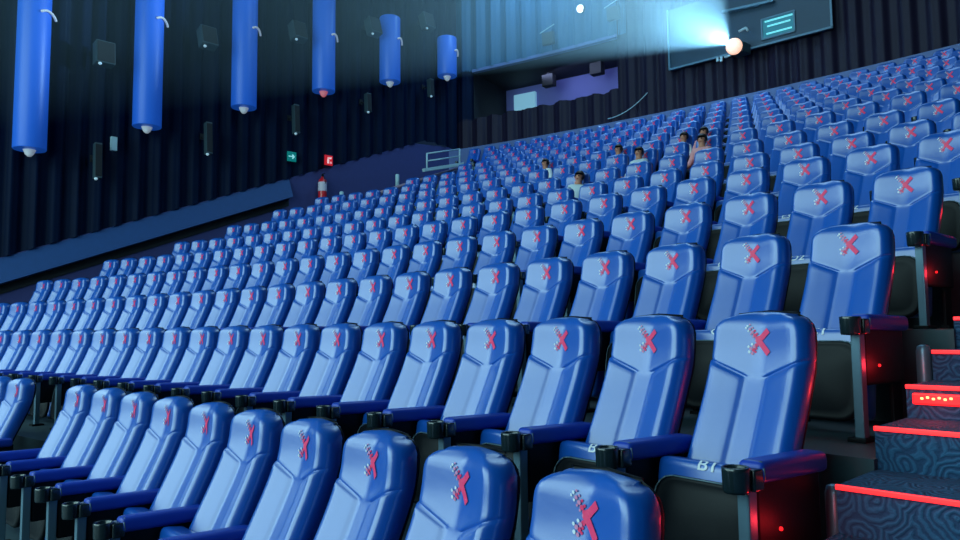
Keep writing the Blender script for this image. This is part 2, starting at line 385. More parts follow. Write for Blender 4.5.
def make_emblem():
    bm = bmesh.new(); cx, cz = 0.004, 0.968
    strip(bm, [(cx-.008, cz-.002), (cx+.045, cz+.046)], .025, 0, .0045); strip(bm, [(cx-.008, cz+.008), (cx+.050, cz-.050)], .025, 0, .005)
    # dotted left arms: white far ends turning pink and red
    for k in range(5):
        t = k/4; x = cx-.010-.040*t; z = cz+.012+.052*t
        disc(bm, x, z, .0095-.004*t, 0 if k < 2 else (2 if k < 4 else 1)); disc(bm, x+.009, z+.006, .006-.002*t, 0 if k < 3 else 2)
        disc(bm, x-.006, z-.008, .0045, 2 if k < 3 else 1)
    for a, b, r, mi in [(-.012, -.016, .009, 0), (-.022, -.022, .008, 2), (-.030, -.012, .006, 1), (-.034, -.030, .008, 2), (-.024, -.036, .008, 0), (-.044, -.022, .006, 1), (-.040, -.044, .007, 1), (-.028, -.050, .007, 2), (-.016, -.044, .006, 0), (-.014, -.030, .006, 0)]:
        disc(bm, cx+a, cz+b, r, mi)
    o = finish('emblem', bm, [M['emblem'], M['white'], M['pinkdot']])
    return o
HINGE = Vector((0, -.235, .30))
def make_pan():
    # folded: the front edge of the seat is on top, the underside faces the screen
    tilt = Matrix.Rotation(math.radians(-9), 3, 'X')
    bm = bmesh.new()
    v = add_box(bm, (0, 0, 0), (.488, .125, .44), .034, seg=3)
    for p in v:
        p.co.z -= 0.012*(p.co.x/.244)**2
        if p.co.y > 0: p.co.y += .01*(1-(p.co.x/.244)**2)
    bmesh.ops.rotate(bm, cent=(0, 0, 0), matrix=tilt, verts=bm.verts)
    bmesh.ops.translate(bm, vec=(0, -.115, .000), verts=bm.verts)
    cu = finish('seat_cushion', bm, M['leather'], smooth=True, loc=HINGE)
    bm = bmesh.new(); loops = []
    def loop(w, h, r, y, z0=-.034):
        h -= .012
        pts = []
        for cx, cz, a0 in ((w-r, h-r, 0), (-w+r, h-r, 90), (-w+r, -h+r, 180), (w-r, -h+r, 270)):
            for k in range(5):
                a = math.radians(a0+22.5*k); pts.append(Vector((cx+r*math.cos(a), y, z0+cz+r*math.sin(a))))
        return pts
    V = grid(bm, [loop(.222, .205, .08, .0), loop(.226, .208, .085, -.02), loop(.214, .196, .085, -.036), loop(.206, .188, .08, -.031), loop(.18, .16, .07, -.040), loop(.09, .08, .04, -.052)], True)
    bm.faces.new(V[0][::-1]); bm.faces.new(V[-1])
    bmesh.ops.rotate(bm, cent=(0, 0, 0), matrix=tilt, verts=bm.verts); bmesh.ops.translate(bm, vec=(0, -.173, -.008), verts=bm.verts)
    sh = finish('seat_shell', bm, M['shell'], smooth=True, loc=HINGE)
    bm = bmesh.new(); L1 = loop(.222, .204, .083, -.034); n = len(L1)
    for k in range(10): add_tube(bm, L1[k], L1[(k+1) % n], .0032, 5)
    bmesh.ops.rotate(bm, cent=(0, 0, 0), matrix=tilt, verts=bm.verts); bmesh.ops.translate(bm, vec=(0, -.173, -.008), verts=bm.verts)
    rm = finish('rim_highlight', bm, M['rim'], smooth=True, loc=(0, 0, 0)); rm.parent = sh  # highlight along the shell's upper rim, made as a pale tube
    return cu, sh
def make_arm(side=1):
    bm = bmesh.new(); X = .288*side
    v = add_box(bm, (0, 0, 0), (.096, .44, .074), .026, seg=3)
    for p in v:
        t = (p.co.y+.22)/.44
        p.co.z += -.010*t+.008*math.sin(t*PI)
    bmesh.ops.translate(bm, vec=(X, -.345, .545), verts=v)
    pad = finish('armrest', bm, M['arm_leather'], smooth=True)
    bm = bmesh.new()
    for s in (-1, 1):
        add_tube(bm, (X+s*.044, -.545, .522), (X+s*.044, -.552, .562), .004, 5)
    add_tube(bm, (X-.044, -.552, .562), (X+.044, -.552, .562), .004, 5)
    add_tube(bm, (X-.030, -.545, .578), (X+.036, -.545, .578), .0045, 5)
    tr = finish('piping', bm, M['rim'], smooth=True); tr.parent = pad
    bm = bmesh.new()
    add_lathe(bm, [(.020, -.002), (.040, 0), (.044, .010), (.046, .072), (.047, .080), (.043, .084), (.038, .080), (.035, .02), (.005, .018)], 14, (X-.006, -.635, .487))
    add_box(bm, (X, -.575, .525), (.088, .060, .072), .008)
    cup = finish('cup_holder', bm, M['cup'], smooth=True)
    bm = bmesh.new()
    add_box(bm, (X, -.585, .245), (.044, .050, .492), .006)
    post = finish('post', bm, M['metal'])
    bm = bmesh.new(); add_box(bm, (X, -.58, .010), (.085, .13, .020), .005)
    foot = finish('foot_plate', bm, M['shell'])
    bm = bmesh.new()
    add_box(bm, (X, -.345, .385), (.034, .42, .27), .014)
    pan = finish('side_panel', bm, M['shell'])
    return [pad, cup, post, foot, pan]
def make_frame():
    bm = bmesh.new()
    for s in (-1, 1):
        add_box(bm, (s*.262, -.15, .26), (.020, .10, .50), .004, rot=None)
    add_tube(bm, (-.262, -.20, .30), (.262, -.20, .30), .016, 8)
    add_box(bm, (-.262, -.13, .010), (.05, .16, .02)); add_box(bm, (.262, -.13, .010), (.05, .16, .02))
    return finish('frame', bm, M['shell'])
proto = dict(back=make_cushion(), shell=make_shell(), emblem=make_emblem(), frame=make_frame())
proto['pan'], proto['pshell'] = make_pan()
ARM_R, ARM_L = make_arm(1), make_arm(-1)
# tiny red cap added on end seats as fixture for the red glow
bm = bmesh.new(); add_lathe(bm, [(.007, 0), (.007, .008), (.004, .010)], 14)
bmesh.ops.rotate(bm, cent=(0, 0, 0), matrix=Matrix.Rotation(PI/2, 3, 'Y'), verts=bm.verts)
bmesh.ops.translate(bm, vec=(.304, -.42, .34), verts=bm.verts)
AISLE = finish('red_glow_cap', bm, M['redlens'], smooth=True)

from mathutils.bvhtree import BVHTree
PAN_BVH = BVHTree.FromObject(proto['pan'], bpy.context.evaluated_depsgraph_get())
def text_mesh(s, size=.076):
    cu = bpy.data.curves.new('lettering', 'FONT'); cu.body = s; cu.size = size; cu.extrude = .0006; cu.align_x = 'CENTER'; cu.align_y = 'CENTER'; cu.offset = .0008
    o = bpy.data.objects.new('lettering', cu); COL.objects.link(o)
    bpy.context.view_layer.update()
    me = bpy.data.meshes.new_from_object(o.evaluated_get(bpy.context.evaluated_depsgraph_get()))
    bpy.data.objects.remove(o); me.materials.clear(); me.materials.append(M['white'])
    bm = bmesh.new(); bm.from_mesh(me); bmesh.ops.triangulate(bm, faces=bm.faces)
    for k in range(-14, 15):
        bmesh.ops.bisect_plane(bm, geom=bm.verts[:]+bm.edges[:]+bm.faces[:], plane_co=(0, k*.0022+.0003, 0), plane_no=(0, 1, 0))
    tl = Matrix.Rotation(math.radians(-9), 3, 'X')
    for v in bm.verts:      # wrap the print over the rounded front edge of the cushion
        x, t, h = v.co; s = .042-t*.88; x = x*1.15-.006
        if s < 0: q, nrm = Vector((x, -.0285-s, .22)), Vector((0, 0, 1))
        elif s > .0534: q, nrm = Vector((x, -.0625, .186-(s-.0534))), Vector((0, -1, 0))
        else: a = s/.034; q, nrm = Vector((x, -.0285-.034*math.sin(a), .186+.034*math.cos(a))), Vector((0, -math.sin(a), math.cos(a)))
        q = tl @ q + Vector((0, -.115, 0)); nrm = tl @ nrm
        hit = PAN_BVH.ray_cast(q+nrm*.05, -nrm)[0]
        v.co = (hit or q)+nrm*(.0028+h)
    bm.to_mesh(me); bm.free(); return me

protos = list(proto.values())+ARM_R+ARM_L+[AISLE]
def cp(o, parent, loc=None):
    c = o.copy(); COL.objects.link(c); c.parent = parent
    for ch in o.children:
        d = ch.copy(); COL.objects.link(d); d.parent = c
    return c
ORD = ['', 'first', 'second', 'third', 'fourth', 'fifth', 'sixth', 'seventh', 'eighth', 'ninth', 'tenth', 'eleventh', 'twelfth', 'thirteenth', 'fourteenth', 'fifteenth', 'sixteenth', 'seventeenth', 'eighteenth', 'nineteenth', 'twentieth', 'twenty-first', 'twenty-second', 'twenty-third', 'twenty-fourth', 'twenty-fifth', 'twenty-sixth', 'twenty-seventh', 'twenty-eighth']
NL = [14, 22, 27, 27, 27, 27, 27, 27, 27, 24, 23, 23, 25, 28]
CODE = 'ABCDEFGHIJKLMN'
OPEN = {}          # seats folded down under a sitting person, filled below
# heads seen in the photograph -> row and seat
HEADS = [((547, 167.6), 'shirt_white', 'person with dark hair and white top, leftmost of the audience in the upper rows', -1),
         ((574, 168.5), 'shirt_pale', 'person in a pale top, second from the left of the audience', 1),
         ((622, 152), 'shirt_lilac', 'person with dark hair and a pinkish lilac top, in the middle of the audience', -1),
         ((636, 145), 'shirt_pale', 'person in a pale blue shirt, behind the person in the lilac top', 0),
         ((677, 142), 'shirt_white', 'person with dark hair in a bright white top', 1),
         ((693, 134), 'shirt_pink', 'person with dark hair and a pink top beside the dark gap between the seats', 0),
         ((704, 128.5), 'shirt_pink', 'person in a pink top, rightmost and highest of the audience', 0)]
for hp, sh, lb, tw in HEADS:
    best = None
    for j in range(6, 13):
        for i in range(1, NL[j]+1):
            if (j, i) in OPEN: continue
            P, th = row_pt(j, i, -.20, ZL[j]-HL+.995)
            q = px(P); d = (q[0]-hp[0])**2+(q[1]-hp[1])**2
            if best is None or d < best[0]: best = (d, j, i)
    OPEN[(best[1], best[2])] = (sh, lb, tw, best[0]**.5)
print('HEADS', {k: (v[0], round(v[3], 1)) for k, v in OPEN.items()})
XG = {11: 12.55, 12: 13.55, 13: 14.55, 14: 15.55}
count = 0
for j in range(14):
    last = None
    for i in range(1, NL[j]+1):
        ii = XG.get(i, i) if j == 0 else i
        P, th = row_pt(j, ii)
        q = px(P+Vector((0, 0, HL)))
        hwpx = .27*FPX/max(q[2], .5)
        if q[0]-hwpx > 962 or q[0]+hwpx*1.4 < 0 or q[2] < .3: continue
        if j == 0:
            lab = ('blue leather cinema seat with red X, %s left of the gap in the front row' % ORD[i-10]) if i > 10 else ('blue leather cinema seat with red X, %s from the right in the front row' % ORD[i])
        elif j < 5:
            lab = 'blue cinema seat with red X, %s from the right stair aisle in the %s row' % (ORD[i], ORD[j+1])
        else:
            lab = 'blue cinema seat with red X, %s from the left end of the %s row' % (ORD[NL[j]-i+1], ORD[j+1])
        o = thing('cinema_seat', lab, 'seat', P, -th, 'seats of the %s row' % ('front' if j == 0 else ORD[j+1]))
        b = cp(proto['back'], o); cp(proto['emblem'], b)
        cp(proto['shell'], o); cp(proto['frame'], o)
        cu = cp(proto['pan'], o); sh = cp(proto['pshell'], o)
        if (j, i) in OPEN:
            for c in (cu, sh): c.rotation_euler = (math.radians(80), 0, 0)
        elif 1 <= j <= 4 and i <= 9:
            t = bpy.data.objects.new('seat_number', text_mesh('%s%d' % (CODE[j], i))); COL.objects.link(t); t.parent = cu
        arms = list(ARM_R)
        for a in arms: cp(a, o)
        if i == NL[j] or (j == 0 and i == 10):
            for a in ARM_L: cp(a, o)
        if i == 1:
            cp(AISLE, o)
        count += 1
print('SEATS', count)
for o in protos:
    for ch in list(o.children): bpy.data.objects.remove(ch)
    bpy.data.objects.remove(o)
# point lamps added to put a soft red spot on the end-seat panels
for j in (1, 2, 3, 4):
    P, th = row_pt(j, 1)
    l = bpy.data.lights.new('red_spot_lamp', 'POINT'); l.energy = 0.8; l.color = (1, .02, .03); l.shadow_soft_size = .02
    o = bpy.data.objects.new('red_spot_lamp', l); COL.objects.link(o); o.location = P+Vector((.375, -.42, .34))

# ------------------------------------------------------------------ stair lights
words = ['lowest', 'second', 'third', 'fourth', 'fifth', 'sixth']
for n_, k in enumerate(range(0, 6)):
    z = stair_z(k); y = 2.80+T*k
    bm = bmesh.new()
    add_box(bm, ((XS+X_R)/2, y-.006, z-.004), (X_R-XS, .014, .018), .003)
    s = finish('stair_light_strip', bm, M['led'])
    tag(s, 'thin red light strip on the edge of a carpeted stair, %s from the bottom' % ('first' if n_ == 0 else words[n_]), 'light strip', 'red light strips on the stair edges')
for k in (2,):
    z = stair_z(k); y = 2.80+T*k
    o = thing('step_light', 'glowing red step light box on the stair riser under a red strip', 'step light', (-.945, y-.004, z-.055))
    box_obj('housing', (0, 0, 0), (.19, .02, .05), M['redlens'], o, .008)
    bm = bmesh.new()
    for q_ in range(6): add_box(bm, (-.055+.022*q_, -.012, .008 if q_ % 2 else .003), (.012, .006, .010), .003)
    finish('bulb_row', bm, M['ledcore'], o)
    l = bpy.data.lights.new('step_lamp', 'POINT'); l.energy = 0.8; l.color = (1, .03, .03); l.shadow_soft_size = .03
    lo = bpy.data.objects.new('step_lamp', l); COL.objects.link(lo); lo.location = (-.945, y-.09, z-.05)
# short metal posts on the aisle edge
for k_, (nm, xx, yy, zt) in enumerate([('first', -1.13, 2.95, -.60), ('second', -1.13, 4.16, -.10), ('third', -1.13, 5.36, .40)]):
    bm = bmesh.new(); add_lathe(bm, [(.030, 0), (.034, .01), (.034, .40), (.028, .425), (.01, .432)], 14)
    o = finish('metal_post', bm, M['metal'], smooth=True, loc=(xx, yy, zt-.43))
    tag(o, 'short rounded metal post at the stair edge, %s up from the bottom' % nm, 'post', 'short posts along the stair edge')

# ------------------------------------------------------------------ left wall fittings
tn = ['leftmost', 'second from the left', 'third from the left', 'fourth from the left', 'fifth from the left', 'smallest and rightmost']
for k, (y, z) in enumerate([(4.06, 4.10), (6.57, 5.08), (9.1, 6.08), (11.6, 7.08), (14.05, 7.93), (16.5, 8.70)]):
    o = thing('wall_lamp', 'tall glowing blue cylinder lamp on the curtained wall, %s of the six' % tn[k], 'wall lamp', (X_L+.42, y, z), 0, 'blue cylinder lamps on the left wall')
    bm = bmesh.new(); add_lathe(bm, [(.325, 0), (.335, .02), (.335, 10.05-z-.02), (.325, 10.05-z)], 32)
    finish('lamp_shade', bm, M['tube'], o, smooth=False)
    for p in o.children[0].data.polygons: p.use_smooth = abs(p.normal.z) < .5
    bm = bmesh.new(); add_lathe(bm, [(.04, -.15), (.08, -.11), (.12, -.03), (.13, 0)], 14)
    finish('lamp_base', bm, M['redlampmetal'] if k == 3 else M['lampmetal'], o, smooth=True)
    bm = bmesh.new()
    zz = [7.15, 7.73, 8.2, 8.7, 9.25, 9.5][k]-z
    pts = [Vector((.346*math.cos(a)+.02, (.346+.12*max(0, a-.7))*math.sin(a), zz+.10*math.sin(a*2.4))) for a in [(.15+.12*q_) for q_ in range(11)]]
    for p0, p1 in zip(pts, pts[1:]): add_tube(bm, p0, p1, .028, 6)
    finish('bracket', bm, M['lampmetal'], o, smooth=True)
sn = ['leftmost', 'second', 'third', 'fourth', 'fifth']
def speaker(name, P, rz, tiltx, size, label, group, m='speaker'):
    o = thing('wall_speaker', label, 'speaker', P, rz, group)
    R = Matrix.Rotation(tiltx, 3, 'X')
    bm = bmesh.new(); v = add_box(bm, (0, 0, 0), size, .012)
    for p in v: p.co.x *= 1-.12*(p.co.z/size[2]+.5)*0
    bmesh.ops.rotate(bm, cent=(0, 0, 0), matrix=R, verts=bm.verts); finish('cabinet', bm, M[m], o)
    bm = bmesh.new(); add_box(bm, (0, -size[1]/2-.008, 0), (size[0]*.9, .012, size[2]*.9), .004)
    bmesh.ops.rotate(bm, cent=(0, 0, 0), matrix=R, verts=bm.verts); finish('grille', bm, M['dark'], o)
    bm = bmesh.new(); add_tube(bm, (0, size[1]*.3, 0), (0, size[1]*.5+.28, .12), .02, 6); add_box(bm, (0, size[1]*.5+.28, .12), (.12, .03, .16))
    finish('bracket', bm, M['dark'], o)
    bm = bmesh.new(); add_lathe(bm, [(.02, 0), (.045, .03), (.03, .06)], 10, (-size[0]*.3, -size[1]*.5, -size[2]*.5-.05))
    finish('status_clip', bm, M['spot'], o, smooth=True)
for k, (y, z) in enumerate([(5.5, 6.62), (8.0, 7.7), (10.65, 8.6), (13.3, 9.5), (15.5, 10.3)]):
    speaker('s', (X_L+.55, y, z), math.radians(90), math.radians(-18 if k else -6), (.42, .30, .55), 'dark boxy wall speaker, %s from the left in the upper line between blue lamps' % (sn[k] if k else 'first'), 'upper line of wall speakers')
for k, (y, z) in enumerate([(5.45, 4.05), (8.1, 5.05), (10.65, 6.05), (13.15, 7.05), (15.7, 8.1)]):
    speaker('s', (X_L+.48, y, z), math.radians(90), math.radians(-4), (.16, .18, .85 if k < 3 else .6), 'slim upright wall speaker, %s from the left in the lower line under blue lamps' % (sn[k] if k else 'first'), 'lower line of wall speakers')
box_obj('control_box', (X_L+.30, 5.85, 4.56), (.10, .14, .34), M['rail'], None, .01); tag(bpy.data.objects['control_box'], 'small pale box on the curtain between the two leftmost blue lamps', 'box')
# signs
def sign(name, P, w, h, m, label, cat):
    o = thing(name, label, cat, P, math.radians(90)); box_obj('panel', (0, 0, 0), (w, .04, h), m, o, .006); return o
o = sign('exit_sign', (X_L+.22, 10.68, 5.02), .28, .28, M['exitgreen'], 'small green lit exit sign with a white arrow on the dark curtain', 'sign')
bm = bmesh.new(); add_box(bm, (-.01, -.024, 0), (.20, .006, .035)); 
for s in (-1, 1): add_box(bm, (.055, -.024, s*.035), (.13, .006, .035), 0, Matrix.Identity(3))
bm.free(); bm = bmesh.new()
def flat_poly(bm, pts, y=-.026):
    a = [bm.verts.new((x, y, z)) for x, z in pts]; b = [bm.verts.new((x, y+.004, z)) for x, z in pts]
    bm.faces.new(a); bm.faces.new(b[::-1])
    for i in range(len(a)): bm.faces.new((a[i], b[i], b[(i+1) % len(a)], a[(i+1) % len(a)]))
flat_poly(bm, [(-.11, -.016), (.045, -.016), (.045, .016), (-.11, .016)]); flat_poly(bm, [(.09, 0), (.025, .07), (-.005, .05), (.04, 0), (-.005, -.05), (.025, -.07)], -.028)
finish('arrow', bm, M['exitwhite'], o)
o = sign('fire_sign', (X_L+.22, 11.91, 5.10), .27, .30, M['signred'], 'small red fire point sign with a white symbol on the dark curtain', 'sign')
bm = bmesh.new(); flat_poly(bm, [(-.06, -.10), (.01, -.10), (.01, .03), (-.06, .03)]); flat_poly(bm, [(-.05, .04), (.08, .04), (.10, .10), (-.05, .08)], -.028); flat_poly(bm, [(.04, -.09), (.10, -.09), (.07, -.02)], -.028)
finish('symbol', bm, M['signwhite'], o)
o = thing('fire_extinguisher', 'red fire extinguisher with a pale label hung on the left wall below the red sign', 'fire extinguisher', (X_L+.20, 11.72, 3.86))
bm = bmesh.new(); add_lathe(bm, [(.10, 0), (.12, .02), (.125, .08), (.125, .55), (.11, .62), (.05, .68), (.04, .72)], 20); finish('cylinder', bm, M['extred'], o, smooth=True)
bm = bmesh.new(); add_lathe(bm, [(.129, .28), (.130, .29), (.130, .54), (.129, .55)], 20); finish('label_band', bm, M['paper'], o, smooth=True)
bm = bmesh.new(); add_tube(bm, (0, 0, .71), (0, 0, .80), .03, 8); add_box(bm, (.05, 0, .80), (.16, .03, .02), .005); add_tube(bm, (.05, 0, .76), (.15, .02, .50), .012, 6); finish('valve', bm, M['shell'], o)
# entrance rail by the left end of the upper rows
o = thing('guard_rail', 'pale metal guard rail at the stair opening left of the upper rows', 'railing', (-17.0, 0, 0))
A, B = Vector((0, 14.25, 4.86)), Vector((0, 15.6, 5.22))
bm = bmesh.new(); add_box(bm, (0, 0, 0), (.10, (B-A).length+.3, .10), .01); bmesh.ops.rotate(bm, cent=(0, 0, 0), matrix=Matrix.Rotation(math.atan2(B.z-A.z, B.y-A.y), 3, 'X'), verts=bm.verts); bmesh.ops.translate(bm, vec=(A+B)/2, verts=bm.verts); finish('base_beam', bm, M['rail'], o)
for nm, dz in (('top_rail', .50), ('middle_rail', .27)):
    bm = bmesh.new(); add_tube(bm, A+Vector((0, 0, dz)), B+Vector((0, 0, dz)), .022, 8); finish(nm, bm, M['rail'], o, smooth=True)
for P in (A, B):
    bm = bmesh.new(); add_tube(bm, P, P+Vector((0, 0, .51)), .028, 8); finish('upright', bm, M['rail'], o, smooth=True)
o = finish('handrail', (lambda bm: (add_tube(bm, (-17.2, 12.6, 3.98), (-17.2, 16.4, 5.42), .045, 8), bm)[1])(bmesh.new()), M['kerb'], smooth=True)
tag(o, 'dusky sloping handrail running down from the guard rail behind the left seats', 'handrail')
for P, h, lb in (((-17.3, 13.35, 4.22), .42, 'short pale post standing by the sloping handrail'), ((-17.3, 11.4, 3.5), .38, 'small pale post right of the fire extinguisher')):
    bm = bmesh.new(); add_lathe(bm, [(.06, 0), (.06, h-.02), (.045, h)], 10); q_ = finish('bollard', bm, M['rail'], smooth=True, loc=P); tag(q_, lb, 'post')
bm = bmesh.new()
ys = [12.0, 16.6]
grid(bm, [[Vector((-17.25, y, 2.0)) for y in ys], [Vector((-17.25, y, 3.98+(y-12.6)*.379-.06)) for y in ys], [Vector((-17.15, y, 3.98+(y-12.6)*.379-.06)) for y in ys], [Vector((-17.15, y, 2.0)) for y in ys]])
struct(finish('trim_7', bm, M['wall_purple']))

# ------------------------------------------------------------------ back wall fittings
def at_back(th, R, z, name, label, cat, group=None): return thing(name, label, cat, arc_pt(th, R, z), -th, group)
for k, (th, z) in enumerate([(-.2201, 8.72), (-.185, 8.76)]):
    o = at_back(th, RB+1.6, z, 'ceiling_speaker', 'dark box hanging from the ceiling of the lit recess, %s' % ('left of two' if k == 0 else 'right of two'), 'speaker', 'boxes hanging in the lit recess')
    box_obj('cabinet', (0, 0, 0), (.42, .30, .40), M['dark'], o, .01); box_obj('mount', (0, 0, .23), (.10, .10, .10), M['dark'], o)
o = at_back(-.078, RB-.22, 7.46, 'projection_booth', 'teal projection booth panel with pale frame high on the back curtain', 'booth')
HWB = 2.2
box_obj('booth_panel', (0, .04, .90), (2*HWB, .10, 1.80), M['booth'], o)
box_obj('bottom_frame', (0, -.03, .02), (2*HWB+.08, .06, .05), M['boothframe'], o)
box_obj('side_frame', (HWB+.02, -.03, .90), (.05, .06, 1.80), M['boothframe'], o)
box_obj('side_frame', (-HWB-.02, -.03, .90), (.05, .06, 1.80), M['boothframe'], o)
box_obj('canopy_bar', (.15, -.10, 1.16), (1.4, .16, .06), M['boothframe'], o, .01, Matrix.Rotation(.08, 3, 'Y'))
wn = bpy.data.objects.new('window', None); bpy.data.objects.remove(wn)
bm = bmesh.new()
for x, z, sx, sz in ((.90, .18, .86, .04), (.90, .72, .86, .04), (.48, .45, .04, .56), (1.32, .45, .04, .56)): add_box(bm, (x, -.03, z), (sx, .05, sz))
wf = finish('window_frame', bm, M['boothframe'], o)
box_obj('pane', (.90, -.016, .45), (.80, .012, .50), M['boothglass'], wf)
for z, sx in ((.64, .72), (.50, .60), (.30, .66)):
    box_obj('light_bar', (.92, -.03, z), (sx, .02, .045), M['boothbar'], wf)
o = thing('projector', 'projector with a glowing lens at the source of the beam', 'projector', PROJ, -.085)
box_obj('body', (0, .02, 0), (.40, .42, .28), M['speaker'], o, .03)
bm = bmesh.new(); add_lathe(bm, [(.16, 0), (.20, .04), (.22, .12), (.20, .20), (.14, .26), (.05, .29)], 20); bmesh.ops.rotate(bm, cent=(0, 0, 0), matrix=Matrix.Rotation(PI/2, 3, 'X'), verts=bm.verts); bmesh.ops.translate(bm, vec=(.03, -.20, 0), verts=bm.verts)
finish('lens', bm, M['lens'], o, smooth=True)
bm = bmesh.new(); add_box(bm, (-.30, -.10, -.12), (.20, .05, .05), .01); add_box(bm, (-.50, -.10, -.14), (.07, .05, .14), .01); add_box(bm, (-.62, -.10, -.12), (.06, .05, .12), .01)
finish('mount', bm, M['rail'], o)
bm = bmesh.new(); add_tube(bm, (-.10, 0, .36), (.10, 0, .40), .035, 8); add_tube(bm, (.10, 0, .40), (.16, 0, .30), .03, 8); o = finish('wall_bracket', bm, M['rail'], smooth=True, loc=PROJ+Vector((.12, -.05, .12))); tag(o, 'small curved pale bracket just above the projector', 'bracket')
o = at_back(-.1761, RB-.35, 10.04, 'spotlight', 'small bright white spotlight high on the back curtain', 'spotlight')
bm = bmesh.new(); add_lathe(bm, [(.05, .12), (.13, .05), (.15, 0), (.13, -.08)], 16); bmesh.ops.rotate(bm, cent=(0, 0, 0), matrix=Matrix.Rotation(-PI/2, 3, 'X'), verts=bm.verts); finish('housing', bm, M['speaker'], o, smooth=True)
m_ = mat('spot_bulb', (1, 1, 1), .3, emit=(.75, .92, 1), estr=3)
bm = bmesh.new(); bmesh.ops.create_uvsphere(bm, u_segments=12, v_segments=8, radius=.12); finish('bulb', bm, m_, o, smooth=True, loc=(0, -.06, -.02))
for k, (th, z) in enumerate([(-.2015, 9.72), (-.156, 9.95)]):
    o = at_back(th, RB-.25, z, 'speaker_arm', 'thin pale bracket arm with dark speaker on the back curtain, %s of the spotlight' % ('left' if k == 0 else 'right'), 'bracket', 'bracket arms on the back curtain')
    bm = bmesh.new(); add_tube(bm, (-.28, 0, -.06), (.25, 0, .12), .018, 6); finish('arm', bm, M['rail'], o)
    box_obj('cabinet', (0, .06, -.28), (.40, .16, .40), M['speaker'], o, .01, Matrix.Rotation(.1, 3, 'X'))
bm = bmesh.new(); pp = [arc_pt(-.162+.026*t, RB-.15, 6.42+.55*t*t) for t in [q_/10 for q_ in range(11)]]
for a, b in zip(pp, pp[1:]): add_tube(bm, a, b, .014, 6)
tag(finish('hanging_cable', bm, M['rail'], smooth=True), 'thin pale cable curving up the dark back curtain above the last row', 'cable')

